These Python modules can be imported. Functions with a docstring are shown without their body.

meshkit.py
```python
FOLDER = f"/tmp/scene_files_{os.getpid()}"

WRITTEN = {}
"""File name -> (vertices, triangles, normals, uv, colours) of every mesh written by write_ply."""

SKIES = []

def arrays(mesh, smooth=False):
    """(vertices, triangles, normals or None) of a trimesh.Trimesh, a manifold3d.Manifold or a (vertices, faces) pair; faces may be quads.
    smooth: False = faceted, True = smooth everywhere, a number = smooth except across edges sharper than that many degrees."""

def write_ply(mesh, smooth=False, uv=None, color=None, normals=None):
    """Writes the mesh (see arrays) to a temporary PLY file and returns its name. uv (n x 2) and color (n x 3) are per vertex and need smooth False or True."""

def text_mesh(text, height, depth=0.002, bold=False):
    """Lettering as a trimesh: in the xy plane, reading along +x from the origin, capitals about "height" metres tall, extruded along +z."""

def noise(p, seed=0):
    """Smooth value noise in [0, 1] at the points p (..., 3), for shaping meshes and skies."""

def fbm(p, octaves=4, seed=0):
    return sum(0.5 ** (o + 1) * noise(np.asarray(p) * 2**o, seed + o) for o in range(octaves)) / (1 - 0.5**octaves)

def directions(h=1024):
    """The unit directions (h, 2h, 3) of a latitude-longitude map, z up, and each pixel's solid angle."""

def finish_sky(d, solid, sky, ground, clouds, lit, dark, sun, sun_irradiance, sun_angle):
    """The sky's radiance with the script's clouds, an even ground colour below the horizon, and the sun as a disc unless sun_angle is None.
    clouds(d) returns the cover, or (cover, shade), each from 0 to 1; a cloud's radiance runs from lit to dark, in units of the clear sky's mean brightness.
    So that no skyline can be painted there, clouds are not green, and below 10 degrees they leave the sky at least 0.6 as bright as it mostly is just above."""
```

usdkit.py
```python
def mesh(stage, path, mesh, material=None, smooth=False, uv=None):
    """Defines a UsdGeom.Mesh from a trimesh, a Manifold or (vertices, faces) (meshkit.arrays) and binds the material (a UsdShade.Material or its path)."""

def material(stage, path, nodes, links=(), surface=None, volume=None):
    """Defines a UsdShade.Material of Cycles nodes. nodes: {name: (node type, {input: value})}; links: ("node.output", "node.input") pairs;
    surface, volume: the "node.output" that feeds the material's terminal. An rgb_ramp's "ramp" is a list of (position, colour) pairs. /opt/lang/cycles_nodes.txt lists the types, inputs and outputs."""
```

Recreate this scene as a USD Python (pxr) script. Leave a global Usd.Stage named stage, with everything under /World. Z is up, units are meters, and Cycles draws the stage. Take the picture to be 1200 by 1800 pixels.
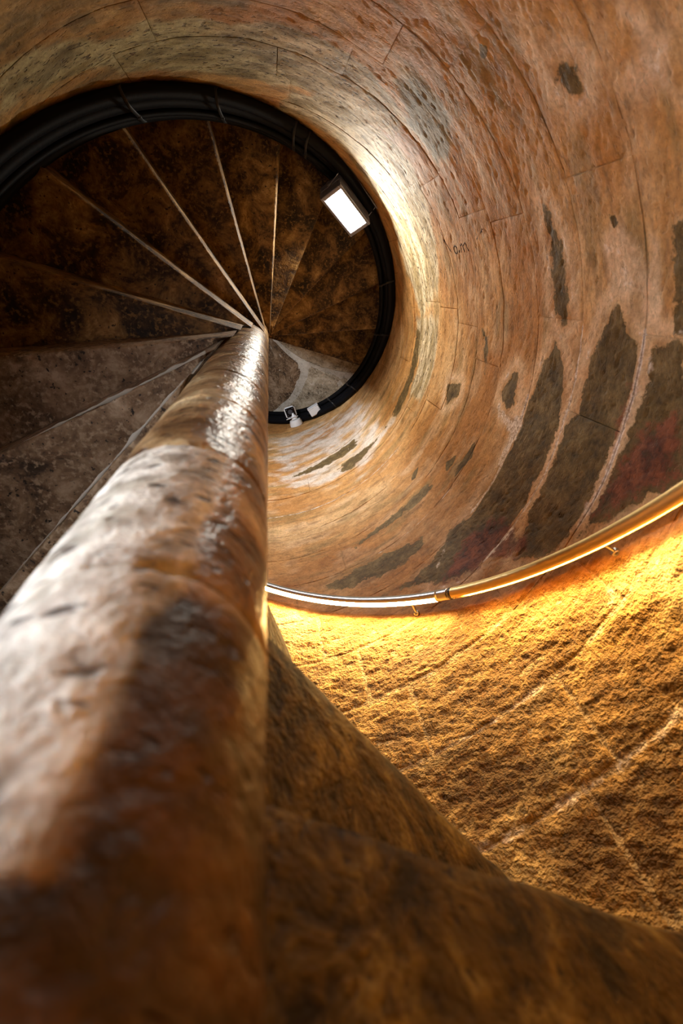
import math
import numpy as np
import trimesh
import meshkit
import usdkit
from meshkit import fbm, noise
from pxr import Gf, Sdf, Usd, UsdGeom, UsdShade, Vt

stage = Usd.Stage.CreateInMemory()
UsdGeom.SetStageUpAxis(stage, UsdGeom.Tokens.z)
UsdGeom.SetStageMetersPerUnit(stage, 1.0)
UsdGeom.Xform.Define(stage, '/World')
UsdGeom.Scope.Define(stage, '/World/Looks')

# ---------------------------------------------------------------- camera, lamps, exposure
# The stair is laid out around the newel's axis in units of the tower's inner radius;
# S turns them into metres, Z0 puts the lowest floor at z = 0.
S, Z0 = 0.85, 2.30
CAM = np.array([0.11257, -0.25611, 0.0])
AX = np.array([[0.99112583, 0.0, -0.13292701], [0.05567142, -0.908073, 0.41509531], [-0.12070743, -0.41881192, -0.90001461]])
cam = UsdGeom.Camera.Define(stage, '/World/Camera')
cam.CreateHorizontalApertureAttr(24.0)
cam.CreateVerticalApertureAttr(36.0)
cam.CreateFocalLengthAttr(864.897 * 24.0 / 1200.0)
cam.CreateClippingRangeAttr(Gf.Vec2f(0.01, 100))
cam.CreateFStopAttr(4.0)
cam.CreateFocusDistanceAttr(1.9)
cam.GetPrim().CreateAttribute('exposure', Sdf.ValueTypeNames.Float).Set(0.0)
pos = (CAM + [0, 0, Z0]) * S
m4 = Gf.Matrix4d(*[float(x) for x in np.vstack([np.hstack([AX, np.zeros((3, 1))]), [[*pos, 1.0]]]).ravel()])
cam.AddTransformOp().Set(m4)

FLOOD_STRENGTH = 310.0          # the white floodlights under the cables
LED_STRENGTH = 270.0             # the amber strip in the handrail
COOL = (0.91, 0.96, 1.07)
WHITE = (1.0, 0.94, 0.82)
AMBER = (1.0, 0.585, 0.19)

# ---------------------------------------------------------------- helpers
USED = {}


def numbered(name, parent='/World'):
    k = USED.get((parent, name), 0)
    USED[(parent, name)] = k + 1
    return f'{parent}/{name}' + (f'_{k:03d}' if k else '')


def tag(prim, label=None, cat=None, group=None, kind=None):
    prim = prim.GetPrim() if hasattr(prim, 'GetPrim') else prim
    for k, v in (('label', label), ('category', cat), ('group', group), ('kind', kind)):
        if v:
            prim.SetCustomDataByKey(k, v)
    return prim


def thing(name, label=None, cat=None, group=None, kind=None, loc=None):
    x = UsdGeom.Xform.Define(stage, numbered(name))
    if loc is not None:
        x.AddTranslateOp().Set(Gf.Vec3d(*map(float, world(np.array(loc, float)))))
    return tag(x, label, cat, group, kind)


def world(p):
    return (np.asarray(p, float) + [0, 0, Z0]) * S


def put(name, vf, mat, parent=None, smooth=True, label=None, loc=None, **pv):
    """One mesh from (vertices in tower units, faces); loc: the base of the parent thing, whose translation is taken off again."""
    pp = str(parent.GetPath()) if parent is not None else '/World'
    v = world(vf[0])
    if loc is not None:
        v = v - world(np.array(loc, float))
    path = numbered(name, pp)
    m = usdkit.mesh(stage, path, (v, vf[1]), LOOK[mat], smooth=smooth)
    for k, a in pv.items():
        UsdGeom.PrimvarsAPI(m).CreatePrimvar(k, Sdf.ValueTypeNames.Color3fArray, 'vertex').Set(Vt.Vec3fArray.FromNumpy(np.asarray(a, np.float32)))
    if label:
        tag(m, label)
    return m.GetPrim()


def quads(nu, nv, flip=False, wrap_u=False):
    i, j = np.meshgrid(np.arange(nu if wrap_u else nu - 1), np.arange(nv - 1), indexing='ij')
    a, b = i * nv + j, ((i + 1) % nu) * nv + j
    f = np.stack([a, b, b + 1, a + 1], -1).reshape(-1, 4)
    return f[:, ::-1] if flip else f


def grid(P, flip=False, wrap_u=False):
    nu, nv = P.shape[:2]
    return P.reshape(-1, 3), quads(nu, nv, flip, wrap_u)


def tri(f):
    f = np.asarray(f)
    return np.vstack([f[:, [0, 1, 2]], f[:, [0, 2, 3]]]) if f.shape[1] == 4 else f


def join(*parts):
    vs, fs, n = [], [], 0
    for v, f in parts:
        vs.append(np.asarray(v)); fs.append(tri(f) + n); n += len(v)
    return np.vstack(vs), np.vstack(fs)


def outward(vf):
    """Triangles turned so that a closed shape's faces look out."""
    m = trimesh.Trimesh(*[np.asarray(vf[0]), tri(vf[1])], process=False)
    return (vf[0], tri(vf[1])[:, ::-1]) if m.volume < 0 else (vf[0], tri(vf[1]))


def cylp(rho, th, z):
    rho, th, z = np.broadcast_arrays(np.asarray(rho, float), th, z)
    return np.stack([rho * np.cos(th), rho * np.sin(th), z], -1)


def sweep(C, A, B, prof, closed=True):
    """Profile points (n, 2) swept along the centres C in the frames A, B, capped."""
    P = C[:, None] + prof[None, :, :1] * A[:, None] + prof[None, :, 1:] * B[:, None]
    nu, nv = P.shape[:2]
    v = P.reshape(-1, 3)
    i, j = np.meshgrid(np.arange(nu - 1), np.arange(nv), indexing='ij')
    a, b = i * nv + j, i * nv + (j + 1) % nv
    f = tri(np.stack([a, b, b + nv, a + nv], -1).reshape(-1, 4))
    caps = []
    for k, o in ((0, 1), (nu - 1, -1)):
        v = np.vstack([v, P[k].mean(0)[None]]); c = len(v) - 1
        r = np.arange(nv) + k * nv
        t = np.stack([np.full(nv, c), np.roll(r, -1), r], -1)
        caps.append(t[:, ::o])
    return outward((v, np.vstack([f] + caps)))


def circle(r, n=20, a0=0.0):
    t = np.linspace(0, 2 * np.pi, n, endpoint=False) + a0
    return np.stack([r * np.cos(t), r * np.sin(t)], -1)


def helix_frame(th, rho, z):
    """Centres and (outward, down-ish) axes square to the helix."""
    C = cylp(rho, th, z)
    T = np.gradient(C, axis=0)
    T /= np.linalg.norm(T, axis=1, keepdims=True)
    o = cylp(1.0, th, 0 * th)
    o = o - (o * T).sum(1, keepdims=True) * T
    o /= np.linalg.norm(o, axis=1, keepdims=True)
    d = np.cross(o, T)
    d *= -np.sign(d[:, 2:3])
    return C, o, d


def frame_box(c, ax, size, bevel=0.0):
    """A box of the given size (along the axes ax) round c, edges chamfered."""
    a, b, h = np.array(size) / 2
    k = min(bevel, 0.45 * min(size))
    import manifold3d as m3
    if k > 0:
        pts = [(sx * (a - k * (q != 0)), sy * (b - k * (q != 1)), sz * (h - k * (q != 2))) for sx in (-1, 1) for sy in (-1, 1) for sz in (-1, 1) for q in range(3)]
        mm = m3.Manifold.hull_points(np.array(pts)).to_mesh()
        v, f = np.array(mm.vert_properties)[:, :3], np.array(mm.tri_verts)
    else:
        bx = trimesh.creation.box((2 * a, 2 * b, 2 * h)); v, f = np.array(bx.vertices), np.array(bx.faces)
    return outward((np.asarray(c) + v @ np.array(ax), f))


def rod(p, q, r, n=14):
    p, q = np.asarray(p, float), np.asarray(q, float)
    t = (q - p) / np.linalg.norm(q - p)
    a = np.cross(t, [0, 0, 1.0] if abs(t[2]) < .9 else [1.0, 0, 0]); a /= np.linalg.norm(a)
    b = np.cross(t, a)
    rr = np.array([r, r]) if np.ndim(r) == 0 else np.asarray(r, float)
    s = np.linspace(0, 1, len(rr))
    C = p + s[:, None] * (q - p)
    P = C[:, None] + rr[:, None, None] * (circle(1, n)[None, :, :1] * a + circle(1, n)[None, :, 1:] * b)
    v, nv = P.reshape(-1, 3), n
    i, j = np.meshgrid(np.arange(len(rr) - 1), np.arange(n), indexing='ij')
    A, B = i * n + j, i * n + (j + 1) % n
    f = tri(np.stack([A, B, B + n, A + n], -1).reshape(-1, 4))
    caps = []
    for k, o in ((0, 1), (len(rr) - 1, -1)):
        v = np.vstack([v, C[k][None]]); r_ = np.arange(n) + k * n
        caps.append(np.stack([np.full(n, len(v) - 1), np.roll(r_, -1), r_], -1)[:, ::o])
    return outward((v, np.vstack([f] + caps)))


# ---------------------------------------------------------------- materials
LOOK = {}


def plain(name, color, rough=0.5, metal=0.0, bump=None, **kw):
    n = {'p': ('principled_bsdf', {'base_color': color, 'roughness': rough, 'metallic': metal, **kw})}
    l = []
    if bump:
        n['n'] = ('noise_texture', {'scale': bump[0], 'detail': 4.0})
        n['g'] = ('geometry', {})
        n['b'] = ('bump', {'strength': bump[1], 'distance': bump[2]})
        l += [('g.position', 'n.vector'), ('n.fac', 'b.height'), ('b.normal', 'p.normal')]
    LOOK[name] = usdkit.material(stage, f'/World/Looks/{name}', n, l, surface='p.BSDF')


def glow(name, color, strength):
    LOOK[name] = usdkit.material(stage, f'/World/Looks/{name}', {'e': ('emission', {'color': color, 'strength': strength})}, [], surface='e.emission')


class Graph:
    """Small builder for node graphs: each call adds a node and returns its output's name."""

    def __init__(self):
        self.n, self.l = {}, []

    def add(self, kind, out, ins=None, **links):
        k = f'{kind[:4]}{len(self.n)}'
        self.n[k] = (kind, ins or {})
        for sock, src in links.items():
            self.l.append((src, f'{k}.{sock}'))
        return f'{k}.{out}'

    def noise(self, vec, scale, detail=5.0, rough=0.55, dist=0.0, out='fac'):
        return self.add('noise_texture', out, {'scale': float(scale), 'detail': float(detail), 'roughness': rough, 'distortion': dist}, vector=vec)

    def math(self, op, a, b=None, c=None):
        ins, links = {'math_type': op}, {}
        for key, x in (('value1', a), ('value2', b), ('value3', c)):
            if isinstance(x, str):
                links[key] = x
            elif x is not None:
                ins[key] = float(x)
        return self.add('math', 'value', ins, **links)

    def step(self, x, lo, hi, a=0.0, b=1.0):
        return self.add('map_range', 'result', {'range_type': 'smoothstep', 'from_min': lo, 'from_max': hi, 'to_min': a, 'to_max': b, 'clamp': True}, value=x)

    def ramp(self, x, stops):
        return self.add('rgb_ramp', 'color', {'ramp': stops}, fac=x)

    def mix(self, fac, a, b, kind='mix'):
        ins, links = {'mix_type': kind}, {}
        for key, x in (('fac', fac), ('color1', a), ('color2', b)):
            if isinstance(x, str):
                links[key] = x
            else:
                ins[key] = x
        return self.add('mix', 'color', ins, **links)

    def scaled(self, vec, s):
        return self.add('mapping', 'vector', {'scale': s}, vector=vec)

    def finish(self, name, color, rough, bumps, **kw):
        nrm = None
        for h, strength, dist in bumps:
            nrm = self.add('bump', 'normal', {'strength': strength, 'distance': dist}, height=h, **({'normal': nrm} if nrm else {}))
        links = {'base_color': color, 'normal': nrm}
        ins = dict(kw)
        if isinstance(rough, str):
            links['roughness'] = rough
        else:
            ins['roughness'] = rough
        self.add('principled_bsdf', 'BSDF', ins, **links)
        last = list(self.n)[-1]
        LOOK[name] = usdkit.material(stage, f'/World/Looks/{name}', self.n, self.l, surface=f'{last}.BSDF')


def wall_look():
    """Base colour is baked per vertex (primvar wash); the shader adds ragged stain edges, grain, pits and fine relief."""
    g = Graph()
    P = g.add('geometry', 'position')
    W = g.add('attribute', 'color', {'attribute': 'wash'})
    A = g.add('attribute', 'color', {'attribute': 'maskA'})
    B = g.add('attribute', 'color', {'attribute': 'maskB'})
    g.n['sepA'] = ('separate_color', {}); g.l.append((A, 'sepA.color'))
    g.n['sepB'] = ('separate_color', {}); g.l.append((B, 'sepB.color'))
    rag = g.noise(P, 22, 4, .66)
    fine = g.noise(P, 105, 2, .62)
    pitn = g.noise(g.scaled(P, (1, 1, 2.6)), 50, 2, .5)
    r5 = g.math('subtract', rag, .5)
    col = g.mix(1.0, W, g.ramp(rag, [(.28, (.74, .70, .64)), (.5, (1, 1, 1)), (.70, (1.18, 1.20, 1.23))]), 'multiply')
    fd = g.step(g.math('multiply_add', r5, 1.25, 'sepA.r'), .43, .57)
    col = g.mix(fd, col, g.ramp(rag, [(.3, (.050, .030, .010)), (.5, (.120, .076, .024)), (.7, (.21, .14, .055))]))
    fr = g.step(g.math('multiply_add', r5, 1.5, 'sepA.b'), .45, .75)
    col = g.mix(g.math('multiply', fr, .85), col, g.ramp(rag, [(.4, (.060, .014, .010)), (.62, (.20, .050, .020))]))
    fs = g.step(g.math('multiply_add', r5, 1.2, 'sepA.g'), .42, .66)
    col = g.mix(g.math('multiply', fs, .9), col, g.ramp(fine, [(.35, (.52, .38, .26)), (.6, (.76, .66, .56))]))
    pit = g.math('multiply', g.step(pitn, .59, .66), 'sepB.r')
    col = g.mix(g.math('multiply', pit, .85), col, (.085, .052, .026))
    col = g.mix(.55, col, g.ramp(fine, [(.3, (.64, .62, .60)), (.5, (.98, .98, .98)), (.7, (1.22, 1.22, 1.22))]), 'multiply')
    h = g.math('multiply_add', fine, g.math('multiply_add', 'sepB.g', .95, .11), g.math('multiply', rag, g.math('multiply_add', 'sepB.g', .45, .20)))
    h = g.math('multiply_add', pit, -.5, h)
    g.finish('wall_stone', col, .72, [(h, .9, .0105)], specular_ior_level=.32)


wall_look()


def soffit_look(name, stops, spot, rough=.7, scale=9):
    g = Graph()
    P = g.add('geometry', 'position')
    n1, n3 = g.noise(P, scale, 4, .70, .4), g.noise(P, 70, 2, .62)
    col = g.ramp(n1, stops)
    col = g.mix(g.step(n3, .50, .70), col, spot)
    col = g.mix(g.step(n3, .28, .38, 1, 0), col, (.02, .012, .006))
    g.finish(name, col, rough, [(g.math('multiply_add', n3, .45, n1), .7, .012)], specular_ior_level=.35)


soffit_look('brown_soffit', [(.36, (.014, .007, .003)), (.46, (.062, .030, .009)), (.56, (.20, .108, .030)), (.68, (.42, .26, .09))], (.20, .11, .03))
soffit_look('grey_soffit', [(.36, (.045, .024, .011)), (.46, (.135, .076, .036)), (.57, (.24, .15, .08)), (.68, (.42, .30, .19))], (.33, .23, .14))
soffit_look('pale_slab', [(.36, (.16, .12, .075)), (.46, (.32, .25, .16)), (.57, (.45, .36, .24)), (.68, (.6, .52, .40))], (.50, .42, .30))
soffit_look('slab_mortar', [(.36, (.36, .31, .23)), (.5, (.48, .42, .33)), (.66, (.62, .57, .47))], (.52, .46, .37))
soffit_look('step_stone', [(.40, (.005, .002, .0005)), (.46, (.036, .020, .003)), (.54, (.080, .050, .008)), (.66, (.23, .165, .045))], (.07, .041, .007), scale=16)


def newel_look():
    g = Graph()
    P = g.add('geometry', 'position')
    W = g.add('attribute', 'color', {'attribute': 'wash'})
    A = g.add('attribute', 'color', {'attribute': 'maskA'})
    g.n['sepA'] = ('separate_color', {}); g.l.append((A, 'sepA.color'))
    n1, n3 = g.noise(P, 32, 4, .66, .3), g.noise(P, 120, 2, .6)
    low = g.noise(g.scaled(P, (1, 1, 2.2)), 38, 2, .5)
    col = g.mix(1.0, W, g.ramp(n1, [(.30, (.36, .31, .27)), (.5, (1, 1, 1)), (.68, (1.45, 1.48, 1.5))]), 'multiply')
    fs = g.step(g.math('multiply_add', g.math('subtract', n1, .5), 1.0, 'sepA.g'), .45, .7)
    col = g.mix(fs, col, (.60, .50, .36))
    pit = g.step(low, .60, .69)
    col = g.mix(g.math('multiply', pit, .85), col, (.045, .020, .009))
    h = g.math('multiply_add', n3, .3, n1)
    h = g.math('multiply_add', pit, -.4, h)
    g.finish('newel_stone', col, 'sepA.r', [(h, .8, .007)], specular_ior_level=.32)


newel_look()
plain('black_plastic', (.005, .005, .006), .48, bump=(90, .25, .002), specular_ior_level=.07)
plain('black_tie', (.008, .008, .008), .5)
plain('steel', (.74, .70, .62), .28, 1.0)
plain('gold_metal', (.86, .62, .27), .42, 1.0)  # golden tone of all rail tubes but one
plain('scratch', (.075, .038, .016), .9)
plain('lit_rim', (.33, .29, .23), .8, bump=(120, .5, .003))  # for the strips that imitate lit step edges
plain('steel_seam', (.10, .09, .08), .4, 1.0)
plain('grey_housing', (.20, .20, .24), .42, .6)
plain('reflector', (.55, .55, .60), .25, .8)
plain('white_plastic', (.72, .72, .70), .4)
plain('dark_glass', (.004, .004, .005), .08)
plain('lens_ring', (.05, .05, .055), .25)
glow('flood_white', WHITE, FLOOD_STRENGTH)
glow('flood_cool', COOL, FLOOD_STRENGTH * 1.9)
glow('flood_side', COOL, FLOOD_STRENGTH * .68)
glow('led_amber', AMBER, LED_STRENGTH)

# ---------------------------------------------------------------- the stair's measures
RISE, ALPHA, SLOPE = 0.25276, 0.34997, 0.72224
RN = 0.09497                                  # newel radius


def tread_z(th):
    return 0.2352 + SLOPE * (th - 0.5957)


def soffit_z(th):
    return 4.0246 + SLOPE * th


def cable_z(th):
    return 3.7606 + SLOPE * th


def rail_z(th):
    return 0.73235 + SLOPE * th


# Stains, bare patches and one painted lamplit patch of the wall as outlines in (angle, height) on its face.
PATCH = {
    'D1': [(-0.214,1.236),(-0.144,1.174),(-0.083,1.12),(-0.041,1.128),(0.033,1.144),(0.14,1.149),(0.273,1.149),(0.413,1.136),(0.489,1.179),(0.571,1.274),(0.427,1.358),(0.286,1.367),(0.13,1.377),(0.078,1.342),(-0.021,1.339),(-0.117,1.309),(-0.177,1.28)],
    'D2': [(-0.134,1.096),(-0.143,1.008),(0.14,0.9),(0.284,1.041),(0.403,1.118),(0.311,1.118),(0.193,1.117),(0.099,1.113),(0.024,1.104),(-0.073,1.097)],
    'D3': [(-0.095,1.528),(-0.035,1.464),(0.045,1.429),(0.13,1.41),(0.245,1.418),(0.445,1.397),(0.59,1.399),(0.75,1.412),(0.86,1.485),(0.723,1.604),(0.476,1.669),(0.251,1.637),(0.104,1.629),(-0.018,1.582)],
    'D4': [(0.127,1.851),(0.029,1.775),(0.043,1.737),(0.143,1.717),(0.186,1.761)],
    'D5': [(-0.478,1.523),(-0.46,1.501),(-0.368,1.478),(-0.167,1.456),(-0.14,1.501),(-0.196,1.537),(-0.309,1.534),(-0.404,1.543)],
    'D6': [(-0.741,1.245),(-0.721,1.209),(-0.676,1.228),(-0.679,1.254),(-0.721,1.286),(-0.741,1.274)],
    'D7': [(-0.879,1.46),(-0.864,1.445),(-0.849,1.478),(-0.862,1.489)],
    'D8': [(-0.421,1.242),(-0.418,1.216),(-0.387,1.213),(-0.389,1.233)],
    'D9': [(0.938,1.865),(0.796,1.81),(0.791,1.7),(0.952,1.71),(1.215,1.757),(1.309,1.857),(1.082,1.888)],
    'D10': [(1.35,3.352),(0.987,3.428),(0.83,3.418),(0.835,3.246),(1.037,3.254),(1.228,3.267),(1.383,3.281)],
    'D10b': [(1.051,3.097),(0.932,3.167),(0.749,3.075),(0.591,3.025),(0.588,3.117),(0.759,2.999),(0.972,2.95),(1.031,2.991)],
    'D11': [(0.61,2.064),(0.63,2.006),(0.79,2.048),(0.922,2.054),(1.101,2.044),(1.112,2.089),(0.961,2.124),(0.762,2.128),(0.653,2.119)],
    'D12': [(0.192,2.428),(0.171,2.28),(0.22,2.264),(0.267,2.316),(0.291,2.385),(0.24,2.42)],
    'D13': [(0.341,1.922),(0.409,1.879),(0.502,1.905),(0.534,1.918),(0.479,1.956),(0.406,1.941)],
    'D14': [(0.506,2.082),(0.45,2.021),(0.491,2.003),(0.535,2.015)],
    'D15': [(0.612,2.292),(0.668,2.235),(0.705,2.25),(0.657,2.304)],
    'D16': [(-0.032,3.165),(-0.005,3.046),(0.131,3.008),(0.326,3.011),(0.441,3.004),(0.536,2.969),(0.54,3.119),(0.39,3.158),(0.187,3.146)],
    'D17': [(-0.09,2.129),(-0.089,2.016),(0.047,2.015),(0.1,2.031)],
    'D18': [(-0.37,1.046),(-0.378,1.022),(-0.158,1.011),(-0.161,1.041)],
    'D19': [(1.2,1.255),(1.093,1.262),(0.953,1.251),(0.919,1.194),(1.026,1.179),(1.154,1.193)],
    'D20': [(1.198,0.997),(1.145,1.008),(1.132,0.937),(1.175,0.938)],
    'D21': [(1.088,0.796),(0.939,0.799),(0.817,0.722),(0.775,0.666),(0.861,0.65),(0.981,0.647),(1.037,0.686)],
    'D22': [(0.553,0.585),(0.656,0.586),(0.832,0.583),(0.95,0.572),(0.897,0.505),(0.744,0.389)],
    'P4': [(-0.938,1.804),(-0.816,1.802),(-0.708,1.985),(-0.717,2.109),(-0.879,2.103),(-0.996,1.972)],
    'D24': [(0.651,1.685),(0.553,1.61),(0.565,1.486),(0.684,1.44),(0.831,1.49),(0.985,1.593),(0.811,1.611)],
    'S1': [(-0.391,1.254),(-0.356,1.14),(-0.236,1.125),(-0.22,1.236),(-0.288,1.293),(-0.356,1.307)],
    'S2': [(-0.736,1.041),(-0.694,0.933),(-0.566,0.984),(-0.593,1.043),(-0.662,1.071)],
    'S3': [(0.159,1.895),(0.172,1.796),(0.179,1.604),(0.292,1.625),(0.391,1.644),(0.383,1.689),(0.247,1.698),(0.207,1.85)],
    'S4': [(1.531,4.366),(1.062,4.325),(0.575,4.013),(0.572,2.992),(0.895,2.783),(1.206,2.923),(1.532,3.027)],  # where the hidden floodlight falls; the wall colour is paled here
    'S5': [(-0.377,1.119),(-0.351,1.079),(-0.164,1.08),(-0.136,1.112),(-0.002,1.114),(0.086,1.12),(0.078,1.146),(-0.109,1.126),(-0.26,1.144)],
    'S6': [(0.445,0.948),(0.427,0.897),(0.439,0.866),(0.482,0.877),(0.471,0.933)],
    'S7': [(0.303,0.867),(0.308,0.851),(0.401,0.86),(0.433,0.882),(0.399,0.881)],
    'R1': [(0.045,1.075),(-0.007,0.968),(0.14,0.9),(0.278,1.046),(0.396,1.124),(0.251,1.139),(0.144,1.111)],
    'R2': [(0.571,1.274),(0.67,1.363),(0.787,1.402),(0.86,1.485),(0.629,1.598),(0.507,1.52),(0.465,1.436),(0.482,1.186)],
    'R3': [(-0.051,1.152),(-0.029,1.12),(0.102,1.123),(0.193,1.117),(0.204,1.146),(0.065,1.153)],
    'P1': [(-1.393,2.807),(-1.223,2.349),(-1.03,2.338),(-0.779,2.365),(-0.518,2.509),(-0.262,2.665),(-0.076,3.041),(-0.328,3.234),(-0.588,3.165),(-0.88,3.019),(-1.114,2.854)],
    'P2': [(-1.888,2.045),(-1.54,2.063),(-1.259,1.967),(-1.059,1.991),(-0.879,2.103),(-0.898,2.307),(-1.124,2.385),(-1.395,2.526),(-1.72,2.466),(-1.951,2.246),(-2.12,2.111),(-2.301,1.995),(-2.208,1.871)],
    'P3': [(-0.068,3.167),(-0.094,2.714),(0.137,2.688),(0.34,2.752),(0.365,3.037),(0.18,2.995)]
}


def signed(poly, t, z):
    """Distance to an outline, positive inside."""
    p = np.array(poly); q = np.roll(p, -1, 0)
    d2 = np.full(t.shape, 1e9); inside = np.zeros(t.shape, bool)
    for (x0, y0), (x1, y1) in zip(p, q):
        ex, ey = x1 - x0, y1 - y0
        k = np.clip(((t - x0) * ex + (z - y0) * ey) / (ex * ex + ey * ey + 1e-12), 0, 1)
        d2 = np.minimum(d2, (t - x0 - k * ex) ** 2 + (z - y0 - k * ey) ** 2)
        if y0 != y1:
            c = ((y0 > z) != (y1 > z)) & (t < (x1 - x0) * (z - y0) / (y1 - y0) + x0)
            inside ^= c
    return np.sqrt(d2) * np.where(inside, 1, -1)


def soft(poly, t, z, w):
    p = np.array(poly)
    m = (t > p[:, 0].min() - 2.5 * w) & (t < p[:, 0].max() + 2.5 * w) & (z > p[:, 1].min() - 2.5 * w) & (z < p[:, 1].max() + 2.5 * w)
    d = np.full(t.shape, -1.0)
    if m.any():
        d[m] = signed(poly, t[m], z[m])
    return d


FAINT = ('D19', 'D20', 'D21', 'D22', 'D9', 'D11', 'D10', 'D10b', 'D16', 'D17')
HALO = ('D1', 'D2', 'D3', 'D4', 'D5', 'D6', 'D12')
SALT_JOINTS = [(1.389, -.20, .70, .0085, .85), (1.1325, -.20, .42, .0085, .85), (1.646, .05, .62, .0085, .85), (.8765, .28, 1.2, .016, .55), (.62, .30, 1.1, .022, .60), (1.1325, .42, 1.25, .010, .5),
               (1.9025, .45, 1.4, .006, .5), (2.4155, 1.1, 1.6, .006, .5), (2.672, .6, 1.6, .007, .65), (3.185, .7, 1.6, .008, .6)]


def lerp(c0, c1, f):
    return c0 + (np.asarray(c1) - c0) * np.clip(f, 0, 1)[:, None]


def ss(x, lo, hi):
    x = np.clip((x - lo) / (hi - lo), 0, 1)
    return x * x * (3 - 2 * x)


def field(t, z, ft, fz, oct_, seed):
    """Fractal noise wrapped round the tower: finer in height (fz) than along the courses (ft) where wanted."""
    return fbm(np.stack([np.cos(t) * ft, np.sin(t) * ft, z * fz], -1) + 31.7, oct_, seed)


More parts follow.
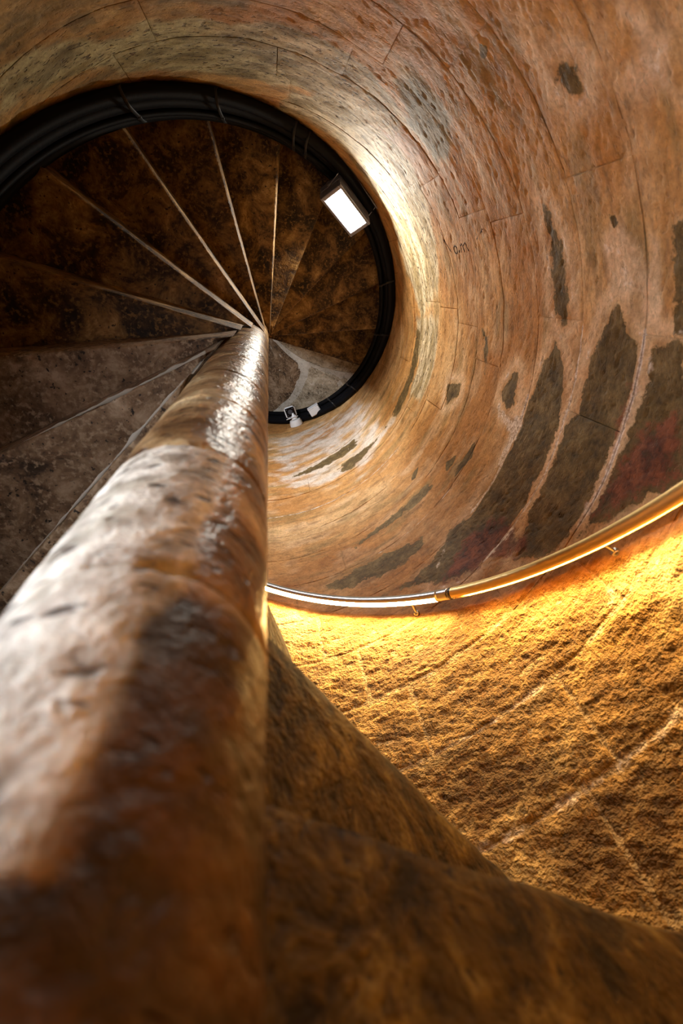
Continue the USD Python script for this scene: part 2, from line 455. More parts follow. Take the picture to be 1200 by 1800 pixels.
def wall_masks(t, z, tone, lime_joint=False):
    A, B = np.zeros((len(t), 3)), np.zeros((len(t), 3))
    halo, dusk, bleach_lit = np.zeros(len(t)), np.zeros(len(t)), np.zeros(len(t))
    for k, p in PATCH.items():
        w = .016 if k in ('D7', 'D8', 'D14', 'D15', 'D13') else .036
        d = soft(p, t, z, .06)
        f = np.clip(.5 + d / (2 * w), 0, 1)
        if k in ('D19', 'D20', 'D21', 'D22'):
            dusk = np.maximum(dusk, np.clip(.5 + d / .09, 0, 1))
        elif k[0] == 'D':
            A[:, 0] = np.maximum(A[:, 0], f * (.70 if k in FAINT else .95))
            if k in HALO:
                halo = np.maximum(halo, np.exp(-((d + .030) / .028) ** 2))
                A[:, 1] = np.maximum(A[:, 1], .42 * np.exp(-((d + .022) / .018) ** 2))
        elif k[0] == 'S':
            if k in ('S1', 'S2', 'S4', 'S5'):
                bleach_lit = np.maximum(bleach_lit, .62 * np.clip(.5 + soft(p, t, z, .12) / .28, 0, 1) if k == 'S4' else np.clip(.5 + d / .12, 0, 1))  # the lamplit patch puts light into the wall colour
            if k != 'S4':
                A[:, 1] = np.maximum(A[:, 1], (.42 if k in ('S1', 'S2', 'S5') else .75) * np.clip(.5 + d / .08, 0, 1))
        elif k[0] == 'R':
            A[:, 2] = np.maximum(A[:, 2], .85 * np.clip(.5 + d / .12, 0, 1))
        elif k[0] == 'P':
            B[:, 0] = np.maximum(B[:, 0], np.clip(.5 + d / .16, 0, 1))
    for zc, a, b, w, amt in SALT_JOINTS:
        s = np.exp(-((z - zc) / w) ** 2) * np.clip((t - a) / .06, 0, 1) * np.clip((b - t) / .06, 0, 1)
        A[:, 1] = np.maximum(A[:, 1], amt * s)
        A[:, 0] *= 1 - .9 * s
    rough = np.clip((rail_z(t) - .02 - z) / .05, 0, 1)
    lime = B[:, 0].copy()
    # limewash over sandstone: orange to peach, streaked along the beds
    big, mid = field(t, z, 2.4, 2.6, 4, 60), field(t, z, 8, 11, 4, 61)
    streak, thin = field(t, z, 6, 19, 4, 62), field(t, z, 15, 50, 3, 63)
    c = lerp(np.tile([.42, .19, .050], (len(t), 1)), [.54, .28, .090], ss(big, .36, .52))
    c = lerp(c, [.62, .38, .165], ss(big, .50, .70))
    c = lerp(c, [.66, .45, .25], .5 * ss(mid, .50, .72))
    c = lerp(c, [.36, .165, .042], .55 * ss(streak, .50, .70))
    c = lerp(c, [.26, .17, .06], .6 * ss(field(t, z, 5, 14, 4, 64), .54, .70))
    c = lerp(c, [.17, .095, .04], .45 * ss(thin, .60, .72))
    c = lerp(c, [.70, .48, .28], .8 * halo)
    c = lerp(c, np.where((z > 2.5)[:, None], [.64, .56, .47], [.72, .52, .33]), .75 * ss(bleach_lit + (mid - .5) * 1.2, .35, .75))  # the more neutral tone high up is painted lamplight
    # pale pitted stone
    fl = ss(lime + (mid - .5) * 1.0, .35, .65)
    ls = lerp(np.tile([.34, .25, .12], (len(t), 1)), [.58, .47, .30], ss(streak, .38, .56))
    ls = lerp(ls, [.15, .10, .05], .6 * ss(thin, .58, .70))
    c = c + (ls - c) * fl[:, None]
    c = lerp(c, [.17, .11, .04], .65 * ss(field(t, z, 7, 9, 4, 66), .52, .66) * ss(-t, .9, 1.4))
    # darker and more olive on the far side, away from the landing
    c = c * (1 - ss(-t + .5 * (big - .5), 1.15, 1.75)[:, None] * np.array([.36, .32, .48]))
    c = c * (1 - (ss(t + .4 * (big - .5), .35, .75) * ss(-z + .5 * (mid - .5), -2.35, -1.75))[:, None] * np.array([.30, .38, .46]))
    grey = np.clip(.5 + soft(PATCH['P4'], t, z, .06) / .10, 0, 1)
    c = lerp(c, [.21, .175, .105], .8 * ss(grey + (mid - .5) * 1.0, .4, .7))
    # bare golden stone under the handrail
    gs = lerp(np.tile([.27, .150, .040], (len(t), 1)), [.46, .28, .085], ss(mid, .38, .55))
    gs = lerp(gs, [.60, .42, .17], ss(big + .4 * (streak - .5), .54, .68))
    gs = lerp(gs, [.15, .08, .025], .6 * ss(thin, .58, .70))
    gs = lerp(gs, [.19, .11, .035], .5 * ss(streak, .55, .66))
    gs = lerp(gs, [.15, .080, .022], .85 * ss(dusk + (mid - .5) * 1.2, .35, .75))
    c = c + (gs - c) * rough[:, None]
    B[:, 0] = .18 + .8 * lime + .30 * rough
    B[:, 1] = rough
    if lime_joint:
        c = lerp(c, [.60, .44, .22], .7 * rough)
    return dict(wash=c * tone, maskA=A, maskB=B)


# ---------------------------------------------------------------- the round wall
COURSE = lambda n: 0.62 + 0.2565 * n
KNOWN = {0: [.69], 1: [.44, 1.075, -.15], 2: [.09], 3: [-.9, 0.62], 4: [.195], 5: [1.17], 6: [.55], 8: [.95]}
T_LO, T_HI = -3.95, 2.334


def joint_z(n, t):
    return COURSE(n) + .010 * (noise(np.stack([np.cos(t) * 2.2, np.sin(t) * 2.2, np.full_like(t, n * 7.3)], -1), 3) - .5)


wall = thing('wall_round', 'round stairwell wall of limewashed and bare sandstone blocks, amber below the handrail', 'wall', kind='structure')
rng = np.random.default_rng(11)
for n in range(-11, 19):
    ks = sorted(KNOWN.get(n, []))
    js = ks[:] or [rng.uniform(-.4, .4)]
    while js[0] > T_LO + .75:
        js.insert(0, js[0] - rng.uniform(.48, .72))
    while js[-1] < T_HI - .75:
        js.append(js[-1] + rng.uniform(.48, .72))
    i = 0
    while i < len(js) - 1:                       # fill between measured joints
        if js[i + 1] - js[i] > .85:
            js.insert(i + 1, (js[i] + js[i + 1]) / 2 + rng.uniform(-.06, .06))
        else:
            i += 1
    js = [T_LO] + [j for j in js if T_LO + .15 < j < T_HI - .15] + [T_HI]
    zc = COURSE(n) + .128
    for a, b in zip(js[:-1], js[1:]):
        tm = (a + b) / 2
        if zc < tread_z(a) - .55 or zc > soffit_z(b) + .35:
            continue
        near = zc < 1.75 and -.9 < tm < 1.6
        cell = .0070 if near else (.010 if zc < 2.6 else .015)
        nu, nv = int((b - a) / cell) + 3, int(.2565 / cell) + 3
        gap = .0042 if zc < rail_z(tm) else (.0030 if 1.6 < zc < 3.6 and .4 < tm < 1.7 else .0019)
        U, V = np.meshgrid(np.linspace(0, 1, nu), np.linspace(0, 1, nv), indexing='ij')
        t = a + gap + (b - a - 2 * gap) * U
        z0, z1 = joint_z(n, t) + gap, joint_z(n + 1, t) - gap
        z = z0 + (z1 - z0) * V
        q = cylp(1, t, z)
        edge = np.minimum(np.minimum(t - a, b - t) - gap, np.minimum(z - z0, z1 - z))
        rough = np.clip((rail_z(t) - z) / .05, 0, 1)
        f1, f2 = fbm(q * 7, 3, 5) - .5, fbm(q * [26, 26, 34], 4, 9) - .5
        holes = np.clip(fbm(q * [60, 60, 84], 2, 12) - .62, 0, 1) * (1 + .3 * rough)
        R = 1.0 + rng.uniform(-.0018, .0018) + .014 * f1 + (.003 + .010 * rough) * f2 + .020 * holes
        R = R + (.0010 + .0028 * rough) * (1 - np.clip(edge / (.010 + .01 * f2), 0, 1)) ** 2
        ring = np.concatenate([np.arange(nu) * nv, (nu - 1) * nv + np.arange(1, nv), (nu - 1 - np.arange(1, nu)) * nv + nv - 1, np.arange(nv - 2, 0, -1)])
        tr, zr = t.ravel()[ring], z.ravel()[ring]
        face = cylp(R, t, z).reshape(-1, 3)
        k = nu * nv + np.arange(len(ring)); m = len(ring)
        side = np.stack([k, np.roll(k, -1), np.roll(k, -1) + m, k + m], -1)
        vf = np.vstack([face, face[ring], cylp(1.04, tr, zr)]), np.vstack([quads(nu, nv), side])
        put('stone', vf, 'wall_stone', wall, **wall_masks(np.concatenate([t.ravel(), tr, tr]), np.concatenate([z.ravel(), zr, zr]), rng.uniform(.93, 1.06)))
for n in range(-11, 19):                        # the lime mortar behind each course shows in its joints
    zc = COURSE(n) + .128
    lo, hi = max(T_LO, (zc - .7 - 4.0246) / SLOPE), min(T_HI, (zc + 1.0 - .2352) / SLOPE + .5957)
    if hi - lo < .1:
        continue
    T, Zg = np.meshgrid(np.linspace(lo, hi, int((hi - lo) * 66) + 2), np.linspace(COURSE(n), COURSE(n + 1), 19), indexing='ij')
    q = cylp(1, T, Zg)
    Rm = 1.0026 + .0010 * np.clip((rail_z(T) - Zg) / .05, 0, 1) + .0045 * (fbm(q * 16, 2, 55) - .5) + .014 * (fbm(q * 7, 3, 5) - .5)
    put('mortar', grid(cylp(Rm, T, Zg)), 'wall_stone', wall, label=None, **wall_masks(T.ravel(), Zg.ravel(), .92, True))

SCRATCH = [[(-.454, 2.421), (-.430, 2.400), (-.3995, 2.373)], [(-.405 + .016 * math.cos(a), 2.318 + .020 * math.sin(a)) for a in np.linspace(0, 6.0, 12)], [(-.402, 2.276), (-.392, 2.284)],
           [(-.390, 2.252), (-.424, 2.250)], [(-.416, 2.250), (-.425, 2.226), (-.391, 2.214)], [(-.416, 2.214), (-.427, 2.184), (-.391, 2.166)], [(-.429, 2.054), (-.443, 2.015), (-.459, 1.975)]]
for s in SCRATCH:
    p = np.array(s); u = np.linspace(0, len(p) - 1, 8 * len(p))
    t, z = np.interp(u, np.arange(len(p)), p[:, 0]), np.interp(u, np.arange(len(p)), p[:, 1])
    q = cylp(1, t, z)
    C, o, d = helix_frame(t, 1.0 + .014 * (fbm(q * 7, 3, 5) - .5) + .0005, z)
    T = np.gradient(C, axis=0); T /= np.linalg.norm(T, axis=1, keepdims=True)
    o = cylp(1, t, 0 * z)
    put('scratched_mark', sweep(C, o, np.cross(T, o), circle(1, 8) * [.0022, .0034]), 'scratch', wall)

fl = trimesh.creation.cylinder(1.06, .05, sections=64)
tag(put('floor', (np.array(fl.vertices) + [0, 0, -2.325], np.array(fl.faces)), 'step_stone', None, smooth=False), 'stone floor at the foot of the spiral stair', 'floor', kind='structure')

# ---------------------------------------------------------------- the newel
newel = thing('newel_column', 'round stone newel column with pale limewash and wet shine, running up the stair', 'column', kind='structure')
cuts = [-2.3] + [.29 + .265 * k for k in range(-9, 18)]
for k, (a, b) in enumerate(zip(cuts[:-1], cuts[1:])):
    near = -.3 < a < 2.2
    nt, nz = (160, 52) if near else (72, 20)
    t, z = np.meshgrid(np.linspace(0, 2 * np.pi, nt, endpoint=False), np.concatenate([[a, a + .0004], np.linspace(a + .0016, b - .0016, nz), [b - .0004, b]]), indexing='ij')
    z = z + .004 * (noise(np.stack([np.cos(t), np.sin(t), 0 * z + k], -1) * 3, 4) - .5) * 0
    q = cylp(RN, t, z)
    f1, f2 = fbm(q * 14, 3, 21) - .5, fbm(q * 60, 3, 22) - .5
    e = np.minimum(z - a, b - z)
    chip = np.clip(fbm(q * [40, 40, 8], 2, 31) - .42, 0, 1)
    R = RN + .0032 * f1 + .0016 * f2 - ((.0022 if a > .5 else .0010) + .020 * chip) * (1 - np.clip(e / (.006 + .03 * chip), 0, 1)) ** 2
    R[:, [0, -1]] = RN - .03
    ft, fz = ((t + np.pi) % (2 * np.pi) - np.pi).ravel(), z.ravel()
    m1, m2 = fbm(q.reshape(-1, 3) * 11, 4, 71), fbm(q.reshape(-1, 3) * 30, 3, 72)
    c = lerp(np.tile([.15, .078, .030], (len(ft), 1)), [.31, .19, .085], ss(m1, .36, .54))
    c = lerp(c, [.46, .33, .17], ss(m1, .54, .68))
    # limewash survives on the side away from the treads between two joints; the foot is red-brown stone, darkened further to stand for shade
    d1 = np.clip(.5 + (-1.02 - ft) / .5, 0, 1) * (fz > .29) * (fz < .555)
    d0 = np.clip(.5 + (-1.18 - ft + (fz - .2) * 1.6) / .4, 0, 1) * ss(fz, .05, .14) * (fz <= .29)
    fp = ss(np.maximum(d1, d0) + (m1 - .5) * 1.1, .22, .60)
    pw = lerp(np.tile([.44, .39, .30], (len(ft), 1)), [.72, .67, .56], ss(m2, .34, .58))
    c = c + (pw - c) * fp[:, None]
    fr = ss(np.clip((ft + 1.35) / .35, 0, 1) * np.clip((.31 - fz) / .08, 0, 1) + (fz < .10) * .8 + (m1 - .5) * .9, .35, .65)
    rb = lerp(np.tile([.018, .007, .002], (len(ft), 1)), [.072, .031, .006], ss(m2, .40, .62))
    c = c + (rb - c) * (.9 * fr)[:, None]
    A = np.zeros((len(ft), 3))
    A[:, 0] = .36 + .32 * fp + .20 * (m2 - .5) + .16 * (fz < .31) * (1 - fp)
    A[:, 1] = .75 * np.exp(-((fz - .118 - .012 * (m2 - .5)) / .006) ** 2) * np.clip((-.95 - ft) / .45, 0, 1) + .4 * np.exp(-(e.ravel() / .004) ** 2)
    put('drum', grid(cylp(R, t, z), wrap_u=True), 'newel_stone', newel, wash=c, maskA=A)

# ---------------------------------------------------------------- the steps
def line_point(th, off, rho):
    """Point at radius rho on the plan line of direction th that passes the axis at distance off."""
    s = math.sqrt(max(rho * rho - off * off, 1e-6))
    return np.array([s * math.cos(th) - off * math.sin(th), s * math.sin(th) + off * math.cos(th)])


def wedge(front, back, zb, zt, bevel, nr=44, nt=18, rough=.006, seed=1, round_top=0.0):
    """A winder block between two plan lines (angle, offset): newel to wall, underside zb, top zt."""
    rhos = np.linspace(max(abs(front[1]), abs(back[1]), RN * .8) + 1e-4, 1.012, nr)
    F = np.array([line_point(*front, r) for r in rhos]); K = np.array([line_point(*back, r) for r in rhos])
    # ring around the section: bottom front->back, up the back, top back->front, down the front
    nh = 8
    s = np.linspace(0, 1, nt); h = np.linspace(0, 1, nh)
    k = bevel
    ring = [(x, 0) for x in s] + [(1, y) for y in h[1:-1]] + [(x, 1) for x in s[::-1]] + [(0, y) for y in h[1:-1][::-1]]
    ring = np.array(ring)
    L = np.linalg.norm(K - F, axis=1)[:, None]
    x, y = ring[:, 0][None] * np.ones_like(L), ring[:, 1][None] * np.ones_like(L)
    H = zt - zb
    P2 = F[:, None] + (K - F)[:, None] * x[..., None]
    P = np.concatenate([P2, (zb + H * y)[..., None]], -1)
    ex = np.minimum(x * L, (1 - x) * L); ey = np.minimum(y, 1 - y) * H
    corner = (ex < 1e-6) & (ey < 1e-6)
    # soften the long edges: pull corners in
    cen = np.concatenate([(F[:, None] + (K - F)[:, None] * .5), np.full((nr, 1, 1), zb + H / 2)], -1)
    d = cen - P; d /= np.linalg.norm(d, axis=-1, keepdims=True)
    wob = .6 + .9 * fbm(P * 24, 3, seed + 3)
    P = P + d * (corner * k * wob)[..., None]
    n1 = fbm(P * 9, 4, seed) - .5
    P[..., 2] += rough * 1.6 * n1
    tang = (K - F) / (L + 1e-9)
    P[..., :2] += tang[:, None] * (rough * (fbm(P * 13, 3, seed + 9) - .5) * (ex < 1e-6))[..., None]
    nu, nv = nr, len(ring)
    v = P.reshape(-1, 3)
    i, j = np.meshgrid(np.arange(nu - 1), np.arange(nv), indexing='ij')
    a, b = i * nv + j, i * nv + (j + 1) % nv
    f = tri(np.stack([a, b, b + nv, a + nv], -1).reshape(-1, 4))
    for q, o in ((0, 1), (nu - 1, -1)):
        v = np.vstack([v, P[q].mean(0)[None]]); r = np.arange(nv) + q * nv
        f = np.vstack([f, np.stack([np.full(nv, len(v) - 1), np.roll(r, -1), r], -1)[:, ::o]])
    return outward((v, f))


stair = thing('spiral_stair', 'spiral stair of stone winder steps, seen from below, fanning round the newel', 'staircase', kind='structure')
# lower flight: index, riser line, top
LOW = {0: (.5741, .0152, .2352), 1: (.9669, -.0019, .4880)}
tops = {i: .2352 + RISE * i for i in range(-9, 2)}
tops.update({2: .813, 3: 1.138})
for i in range(-9, 4):
    th0, off = (LOW[i][0], LOW[i][1]) if i in LOW else (.5957 + ALPHA * i, .005)
    zt = tops[i]; below = tops.get(i - 1, zt - RISE)
    th1 = LOW[i + 1][0] if i + 1 in LOW else .5957 + ALPHA * (i + 1)
    lab = {0: 'nearest step, its blurred riser across the bottom of the picture', 1: 'second step, its riser slanting up to the amber wall'}.get(i)
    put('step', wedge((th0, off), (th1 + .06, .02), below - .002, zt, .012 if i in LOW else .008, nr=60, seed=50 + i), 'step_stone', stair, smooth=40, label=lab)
# upper flight, seen from below: back edges measured one by one (angle, offset, underside)
EDGE = {0: (.2973, .1033), 1: (-.0526, .1033), 2: (-.4026, .1033), 3: (-.7485, .0900), 4: (-1.1200, .1080), 5: (-1.4535, .1019), 6: (-1.7852, .0880),
        7: (-2.1482, .0974), 8: (-2.4766, .0952), 9: (-2.8461, .1014), 10: (3.0792 - 2 * np.pi, .1060), 11: (2.7293 - 2 * np.pi, .1060), 12: (2.364 - 2 * np.pi, .1060), 13: (2.0310 - 2 * np.pi, .1033)}
for k in range(-1, 13):
    zb = 4.2393 - RISE * k
    if k < 0:
        continue
    back = EDGE[k]; front = EDGE[k + 1]
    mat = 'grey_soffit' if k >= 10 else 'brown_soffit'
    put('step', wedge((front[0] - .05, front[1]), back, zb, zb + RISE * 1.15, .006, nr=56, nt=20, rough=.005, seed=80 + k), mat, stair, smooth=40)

for k in (11, 12):                              # pale strips added as lit rims on two of the lower edges
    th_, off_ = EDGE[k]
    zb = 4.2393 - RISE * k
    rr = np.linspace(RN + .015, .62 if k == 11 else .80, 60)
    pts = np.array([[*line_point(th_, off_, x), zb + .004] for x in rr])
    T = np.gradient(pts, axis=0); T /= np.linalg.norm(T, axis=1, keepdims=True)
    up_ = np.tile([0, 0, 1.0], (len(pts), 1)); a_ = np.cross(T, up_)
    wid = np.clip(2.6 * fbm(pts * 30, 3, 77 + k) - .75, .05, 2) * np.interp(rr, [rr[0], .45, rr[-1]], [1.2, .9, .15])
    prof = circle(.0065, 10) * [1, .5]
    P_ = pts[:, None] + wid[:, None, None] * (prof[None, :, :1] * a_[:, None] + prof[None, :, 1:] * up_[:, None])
    put('lit_rim_strip', grid(np.concatenate([P_, P_[:, :1]], 1)), 'lit_rim', stair, label='pale strip along a step edge, added as its lit rim')

# the smooth landing at the head of the fan: three slabs with wide pale joints
ceiling = thing('ceiling', 'pale stone landing slabs with wide mortar joints at the top of the stairwell', 'ceiling', kind='structure')


def land_z(th):
    return 4.50 + .62 * (th - .3)


def slab(near, far, seed):
    u, v = np.meshgrid(np.linspace(0, 1, 40), np.linspace(0, 1, 40), indexing='ij')
    def path(pts, w):
        p = np.array(pts, float); s = np.linspace(0, 1, len(p))
        return np.stack([np.interp(w, s, p[:, 0]), np.interp(w, s, p[:, 1])], -1)
    a, b = path(near, u), path(far, u)
    q = a + (b - a) * v[..., None]
    e = np.minimum(np.minimum(u, 1 - u), np.minimum(v, 1 - v))
    low = cylp(q[..., 0], q[..., 1], land_z(q[..., 1]))
    low[..., 2] += .05 * (fbm(low * 11, 5, seed) - .5) + .012 * (1 - np.clip(e / .06, 0, 1)) ** 2
    top = low + [0, 0, .2]
    n = 40
    ring = np.concatenate([np.arange(n) * n, (n - 1) * n + np.arange(1, n), (n - 1 - np.arange(1, n)) * n + n - 1, np.arange(n - 2, 0, -1)])
    f = quads(n, n); N = n * n
    side = np.stack([ring, np.roll(ring, -1), np.roll(ring, -1) + N, ring + N], -1)
    return outward((np.vstack([low.reshape(-1, 3), top.reshape(-1, 3)]), np.vstack([tri(f), tri(f[:, ::-1]) + N, tri(side)])))


put('slab', slab([(.09, .34), (1.01, .34)], [(.09, 1.0), (.58, .745), (1.01, .50)], 3), 'pale_slab', ceiling, smooth=40)
put('slab', slab([(.64, .76), (1.01, .565)], [(.64, .80), (1.01, 1.46)], 4), 'pale_slab', ceiling, smooth=40)
put('slab', slab([(.09, 1.12), (.58, .86), (1.01, 1.56)], [(.09, 2.9), (.58, 2.9), (1.01, 2.9)], 5), 'grey_soffit', ceiling, smooth=40)
r_, t_ = np.meshgrid(np.linspace(.08, 1.01, 30), np.linspace(.25, 2.95, 60), indexing='ij')
put('mortar', grid(cylp(r_, t_, land_z(t_) + .012 + .01 * (fbm(cylp(r_, t_, 4.) * 20, 3, 8) - .5))), 'slab_mortar', ceiling, label='wide pale mortar joints')

# ---------------------------------------------------------------- cables under the soffit
th = np.linspace(-4.0, 2.5, 420)
BUNDLE = [('black_conduit', .027, .970, .030, 'lowest black conduit of the bundle, against the wall under the stair'),
          ('black_conduit', .029, .962, .088, 'thick black conduit second from the bottom of the bundle'),
          ('black_conduit', .027, .955, .146, 'black conduit third from the bottom of the bundle'),
          ('black_cable', .013, .925, .120, 'thin black cable along the inner face of the bundle'),
          ('black_conduit', .022, .938, .185, 'topmost black conduit of the bundle, next to the soffit')]
for i, (nm, r, rho, dz, lab) in enumerate(BUNDLE):
    w = .008 * (noise(np.stack([th * 1.6, 0 * th + 5 * i, 0 * th], -1), 40) - .5)
    C, o, d = helix_frame(th, rho + w, cable_z(th) + dz + .014 * (noise(np.stack([th * 1.3, 0 * th + 9 * i, 0 * th], -1), 41) - .5))
    tag(put(nm, sweep(C, o, d, circle(r, 18)), 'black_plastic'), lab, 'conduit' if 'conduit' in nm else 'cable', 'cable bundle under the stair')
TIES = [(-1.96, 'round the cable bundle near the left brown steps'), (-1.62, 'round the cable bundle above the newel top'),
        (-1.27, 'cable tie left of the pair beside the floodlight'), (-1.20, 'cable tie right of the pair beside the floodlight'), (-.28, 'round the bundle below the floodlight'),
        (.10, 'round the bundle at the right edge of the brown soffit'), (.62, 'round the bundle where the pale slab begins'), (.86, 'round the bundle above the white junction box')]
for t0, lab in TIES:
    ring = []
    for a in np.linspace(0, 2 * np.pi, 40, endpoint=False):
        ca, sa = math.cos(a), math.sin(a)
        ring.append((.957 + .044 * np.sign(ca) * abs(ca) ** .6, .107 + .109 * np.sign(sa) * abs(sa) ** .6))
    ring = np.array(ring)
    t = np.full(len(ring) + 1, t0) + .012 * np.sin(np.linspace(0, 6.28, len(ring) + 1))
    R_, Zr = np.append(ring[:, 0], ring[0, 0]), np.append(ring[:, 1], ring[0, 1])
    C = cylp(R_, t, cable_z(t) + Zr)
    T = np.gradient(C, axis=0); T /= np.linalg.norm(T, axis=1, keepdims=True)
    a_ = np.tile(cylp(1.0, t0 + np.pi / 2, 0.0), (len(C), 1)); b_ = np.cross(T, a_)
    x = thing('cable_tie', lab if lab.startswith('cable') else 'black cable tie ' + lab, 'cable tie', 'cable ties on the bundle')
    put('strap', sweep(C, a_, b_, np.array([[-.006, -.003], [.006, -.003], [.006, .003], [-.006, .003]])), 'black_tie', x)
    c0 = cylp(.913, t0, cable_z(t0) + .10)
    put('buckle', frame_box(c0, [cylp(1, t0, 0), cylp(1, t0 + np.pi / 2, 0), [0, 0, 1.]], (.012, .016, .022), .002), 'black_tie', x)

# ---------------------------------------------------------------- floodlights
def floodlight(t0, rho, z, tilt, look, label, roll=0.0):
    o = cylp(1.0, t0, 0.0); tg = cylp(1.0, t0 + np.pi / 2, 0.0); up = np.array([0, 0, 1.0])
    down = tg * math.sin(roll) - up * math.cos(roll)       # rolled to the slope of the stair
    tg = tg * math.cos(roll) + up * math.sin(roll)
    n = -o * math.cos(tilt) + down * math.sin(tilt)        # where it shines
    b = np.cross(n, tg)
    if b[2] > 0:
        b = -b
    c = cylp(rho, t0, z)
    x = thing('flood_light', label, 'floodlight')
    W, Hh, D = .290, .136, .05
    put('housing', frame_box(c - n * (D * .75), [tg, b, n], (W, Hh, D), .008), 'grey_housing', x, smooth=False)
    fr = [frame_box(c + s * b * (Hh / 2 - .008) + n * .006, [tg, b, n], (W, .016, .05), .003) for s in (-1, 1)] + \
         [frame_box(c + s * tg * (W / 2 - .012) + n * .006, [tg, b, n], (.024, Hh - .03, .05), .003) for s in (-1, 1)]
    put('bezel', join(*fr), 'grey_housing', x, smooth=False)
    rf = [frame_box(c - tg * (W / 2 - .040) + n * .004, [tg, b, n], (.034, Hh - .034, .006), 0)]
    put('reflector', join(*rf), 'reflector', x, smooth=False)
    lens = frame_box(c + n * .012 + tg * .022, [tg, b, n], (W - .075, Hh - .030, .004), 0)
    put('lens', lens, look, x, smooth=False, label='glowing white lens')
    for k in range(6):
        put('cooling_fin', frame_box(c - n * (D * 1.25 + .012) + tg * (k - 2.5) * .036, [tg, b, n], (.006, Hh * .8, .03), 0), 'grey_housing', x, smooth=False)
    # U bracket to the wall
    base = cylp(.99, t0, z + .02)
    for s in (-1, 1):
        e = c + s * tg * (W / 2 + .006) - n * D * .5
        put('bracket_arm', join(rod(e, e + s * tg * .008, .012), frame_box((e + base + s * tg * (W / 2 + .006)) / 2, [tg, o, up], (.005, np.linalg.norm((e - base) @ o) + .03, .026), 0)), 'grey_housing', x, smooth=False)
    put('bracket_plate', frame_box(base, [tg, o, up], (W + .03, .006, .04), .002), 'grey_housing', x, smooth=False)
    put('gland', rod(c - n * D * 1.2 + tg * .08, c - n * (D * 1.2 + .05) + tg * .08, .012), 'black_plastic', x)
    return x


floodlight(-.855, .850, 3.15, math.radians(58), 'flood_white', 'lit rectangular floodlight under the brown steps beside the cable bundle', math.radians(30))
floodlight(-2.67, .92, .42, math.radians(0), 'flood_side', 'lit cool white floodlight out of frame on the left wall, level with the viewer')
floodlight(3.526, .87, 3.05, math.radians(-18), 'flood_cool', 'lit cool white floodlight above the upper steps, hidden behind the newel')

# ---------------------------------------------------------------- security camera and junction box
def cctv():
    t0, z = 1.262, 4.60
    o, tg, up = cylp(1, t0, 0), cylp(1, t0 + np.pi / 2, 0), np.array([0, 0, 1.])
    x = thing('security_camera', 'small white security camera with black face, on the wall beneath the pale slab', 'camera')
    w = cylp(.995, t0, z)
    put('mount_base', rod(w, w - o * .055, np.array([.062, .060, .050])), 'white_plastic', x, smooth=40)
    put('mount_arm', rod(w - o * .05, w - o * .105 + up * .03, np.array([.030, .026, .026])), 'white_plastic', x, smooth=40)
    f = cylp(.865, t0 + .02, z + .02)
    view = np.array([CAM[0] * .3, CAM[1] * .3, 1.2]) - f; view /= np.linalg.norm(view)
    a = np.cross(view, o); a /= np.linalg.norm(a); b = np.cross(view, a)
    put('body', frame_box(f - view * .09, [a, b, view], (.105, .105, .19), .018), 'white_plastic', x, smooth=30)
    put('face', frame_box(f + view * .003, [a, b, view], (.084, .084, .012), .004), 'dark_glass', x, smooth=False, label='black glass face')
    put('lens', rod(f + view * .008, f + view * .014, np.array([.024, .020])), 'lens_ring', x, smooth=40)
    for k in range(4):
        s, q = (k % 2 - .5) * .055, (k // 2 - .5) * .055
        put('infrared_diode', rod(f + a * s + b * q + view * .008, f + a * s + b * q + view * .012, .006, 8), 'lens_ring', x)
    put('sun_hood', frame_box(f - b * .056 - view * .07, [a, b, view], (.115, .006, .20), .002), 'white_plastic', x, smooth=False)


cctv()
t0 = 1.04; z = 4.55; o, tg, up = cylp(1, t0, 0), cylp(1, t0 + np.pi / 2, 0), np.array([0, 0, 1.])
x = thing('junction_box', 'white junction box clipped to the black cable bundle beside the security camera', 'junction box')
c = cylp(.93, t0, z)
put('box_body', frame_box(c, [tg, o, up], (.105, .07, .085), .006), 'white_plastic', x, smooth=False)
put('lid', frame_box(c - o * .038, [tg, o, up], (.109, .010, .089), .003), 'white_plastic', x, smooth=False)
put('cable_gland', rod(c - tg * .05, c - tg * .075, .014), 'black_plastic', x)
put('cable_gland', rod(c + tg * .05, c + tg * .075, .014), 'black_plastic', x)

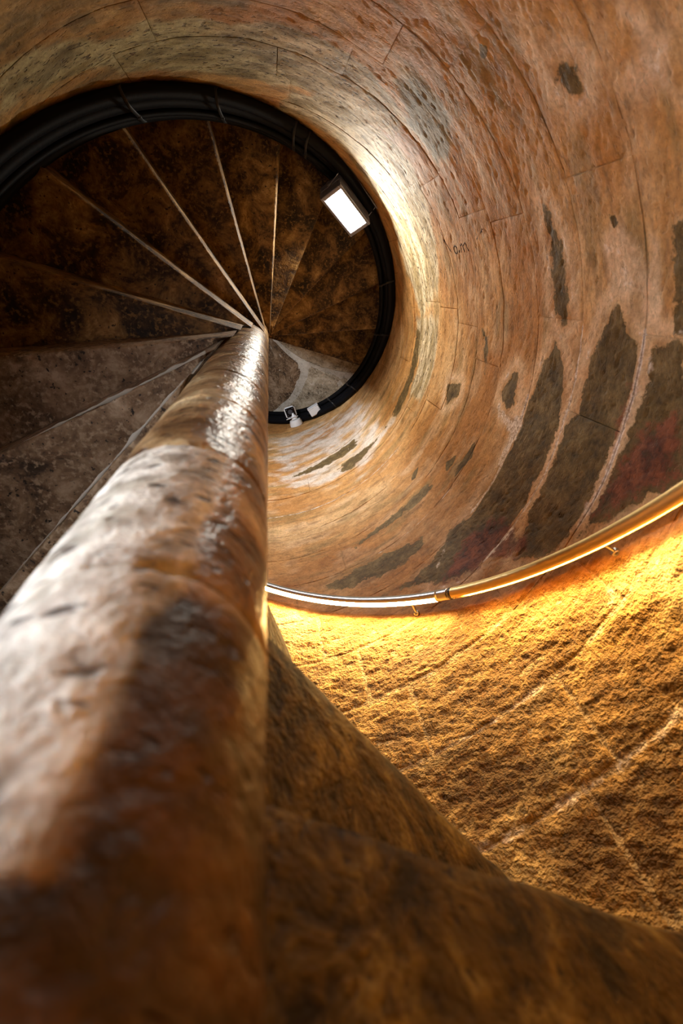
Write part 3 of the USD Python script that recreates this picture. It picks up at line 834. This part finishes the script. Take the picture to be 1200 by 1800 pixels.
# ---------------------------------------------------------------- the handrail with its amber light
rail = thing('handrail', 'round metal handrail on the wall with an amber light strip in its underside', 'handrail')
RR, RT = .9396, .0195
SECTIONS = [(-2.0, -.62, 16, .0072, .0165), (-.615, .795, 16, .0072, .0165), (.80, 1.90, 4, .0125, .0078), (1.905, 2.33, 16, .0072, .0165)]      # from, to, degrees the slot turns from straight down to the wall, half width, depth
for a, b, psi, half, deep in SECTIONS:
    t = np.linspace(a, b, int((b - a) * 36))
    C, o, d = helix_frame(t, RR, rail_z(t))
    psi = math.radians(psi)
    X, Y = o * math.cos(psi) - d * math.sin(psi), d * math.cos(psi) + o * math.sin(psi)    # Y: the way the slot looks
    a0 = math.asin(half / RT)
    arc = np.linspace(np.pi / 2 + a0, np.pi / 2 - a0 + 2 * np.pi, 40)
    lip = RT * math.cos(a0)
    prof = np.vstack([np.stack([RT * np.cos(arc), RT * np.sin(arc)], -1), [[half * .96, lip - deep], [-half * .96, lip - deep]]])
    put('tube', sweep(C, X, Y, prof), 'steel' if a > .5 and a < 1.5 else 'gold_metal', rail, smooth=40)
    w = half * .86
    k = np.arange(1, len(C) - 1, 2)
    k = np.append(k[k < len(C) - 2], len(C) - 2)
    rib = C[k][:, None] + np.array([-w, w])[None, :, None] * X[k][:, None] + (lip - deep + .0012) * Y[k][:, None]
    put('light_strip', grid(rib), 'led_amber', rail, smooth=False, label='glowing amber light strip')
for t0 in (-.6175, .7975, 1.9025):
    t = np.linspace(t0 - .004, t0 + .004, 5)
    C, o, d = helix_frame(t, RR, rail_z(t))
    put('coupling', sweep(C, o, d, circle(RT * 1.015, 32)), 'steel_seam', rail)
    t = np.linspace(t0 + .004, t0 + .05, 6)
    C, o, d = helix_frame(t, RR, rail_z(t))
    put('end_sleeve', sweep(C, o, d, circle(RT * 1.01, 32)), 'steel', rail)
for t0 in (-1.6, -.95, -.30, .35, .95, 1.55, 2.15):
    p = cylp(RR + .012, t0, rail_z(t0) + .004)
    put('bracket', join(rod(p, cylp(1.0, t0 + .008, rail_z(t0) - .012), .0042, 10), rod(cylp(.992, t0 + .008, rail_z(t0) - .012), cylp(1.004, t0 + .008, rail_z(t0) - .012), .011, 16)), 'steel', rail)
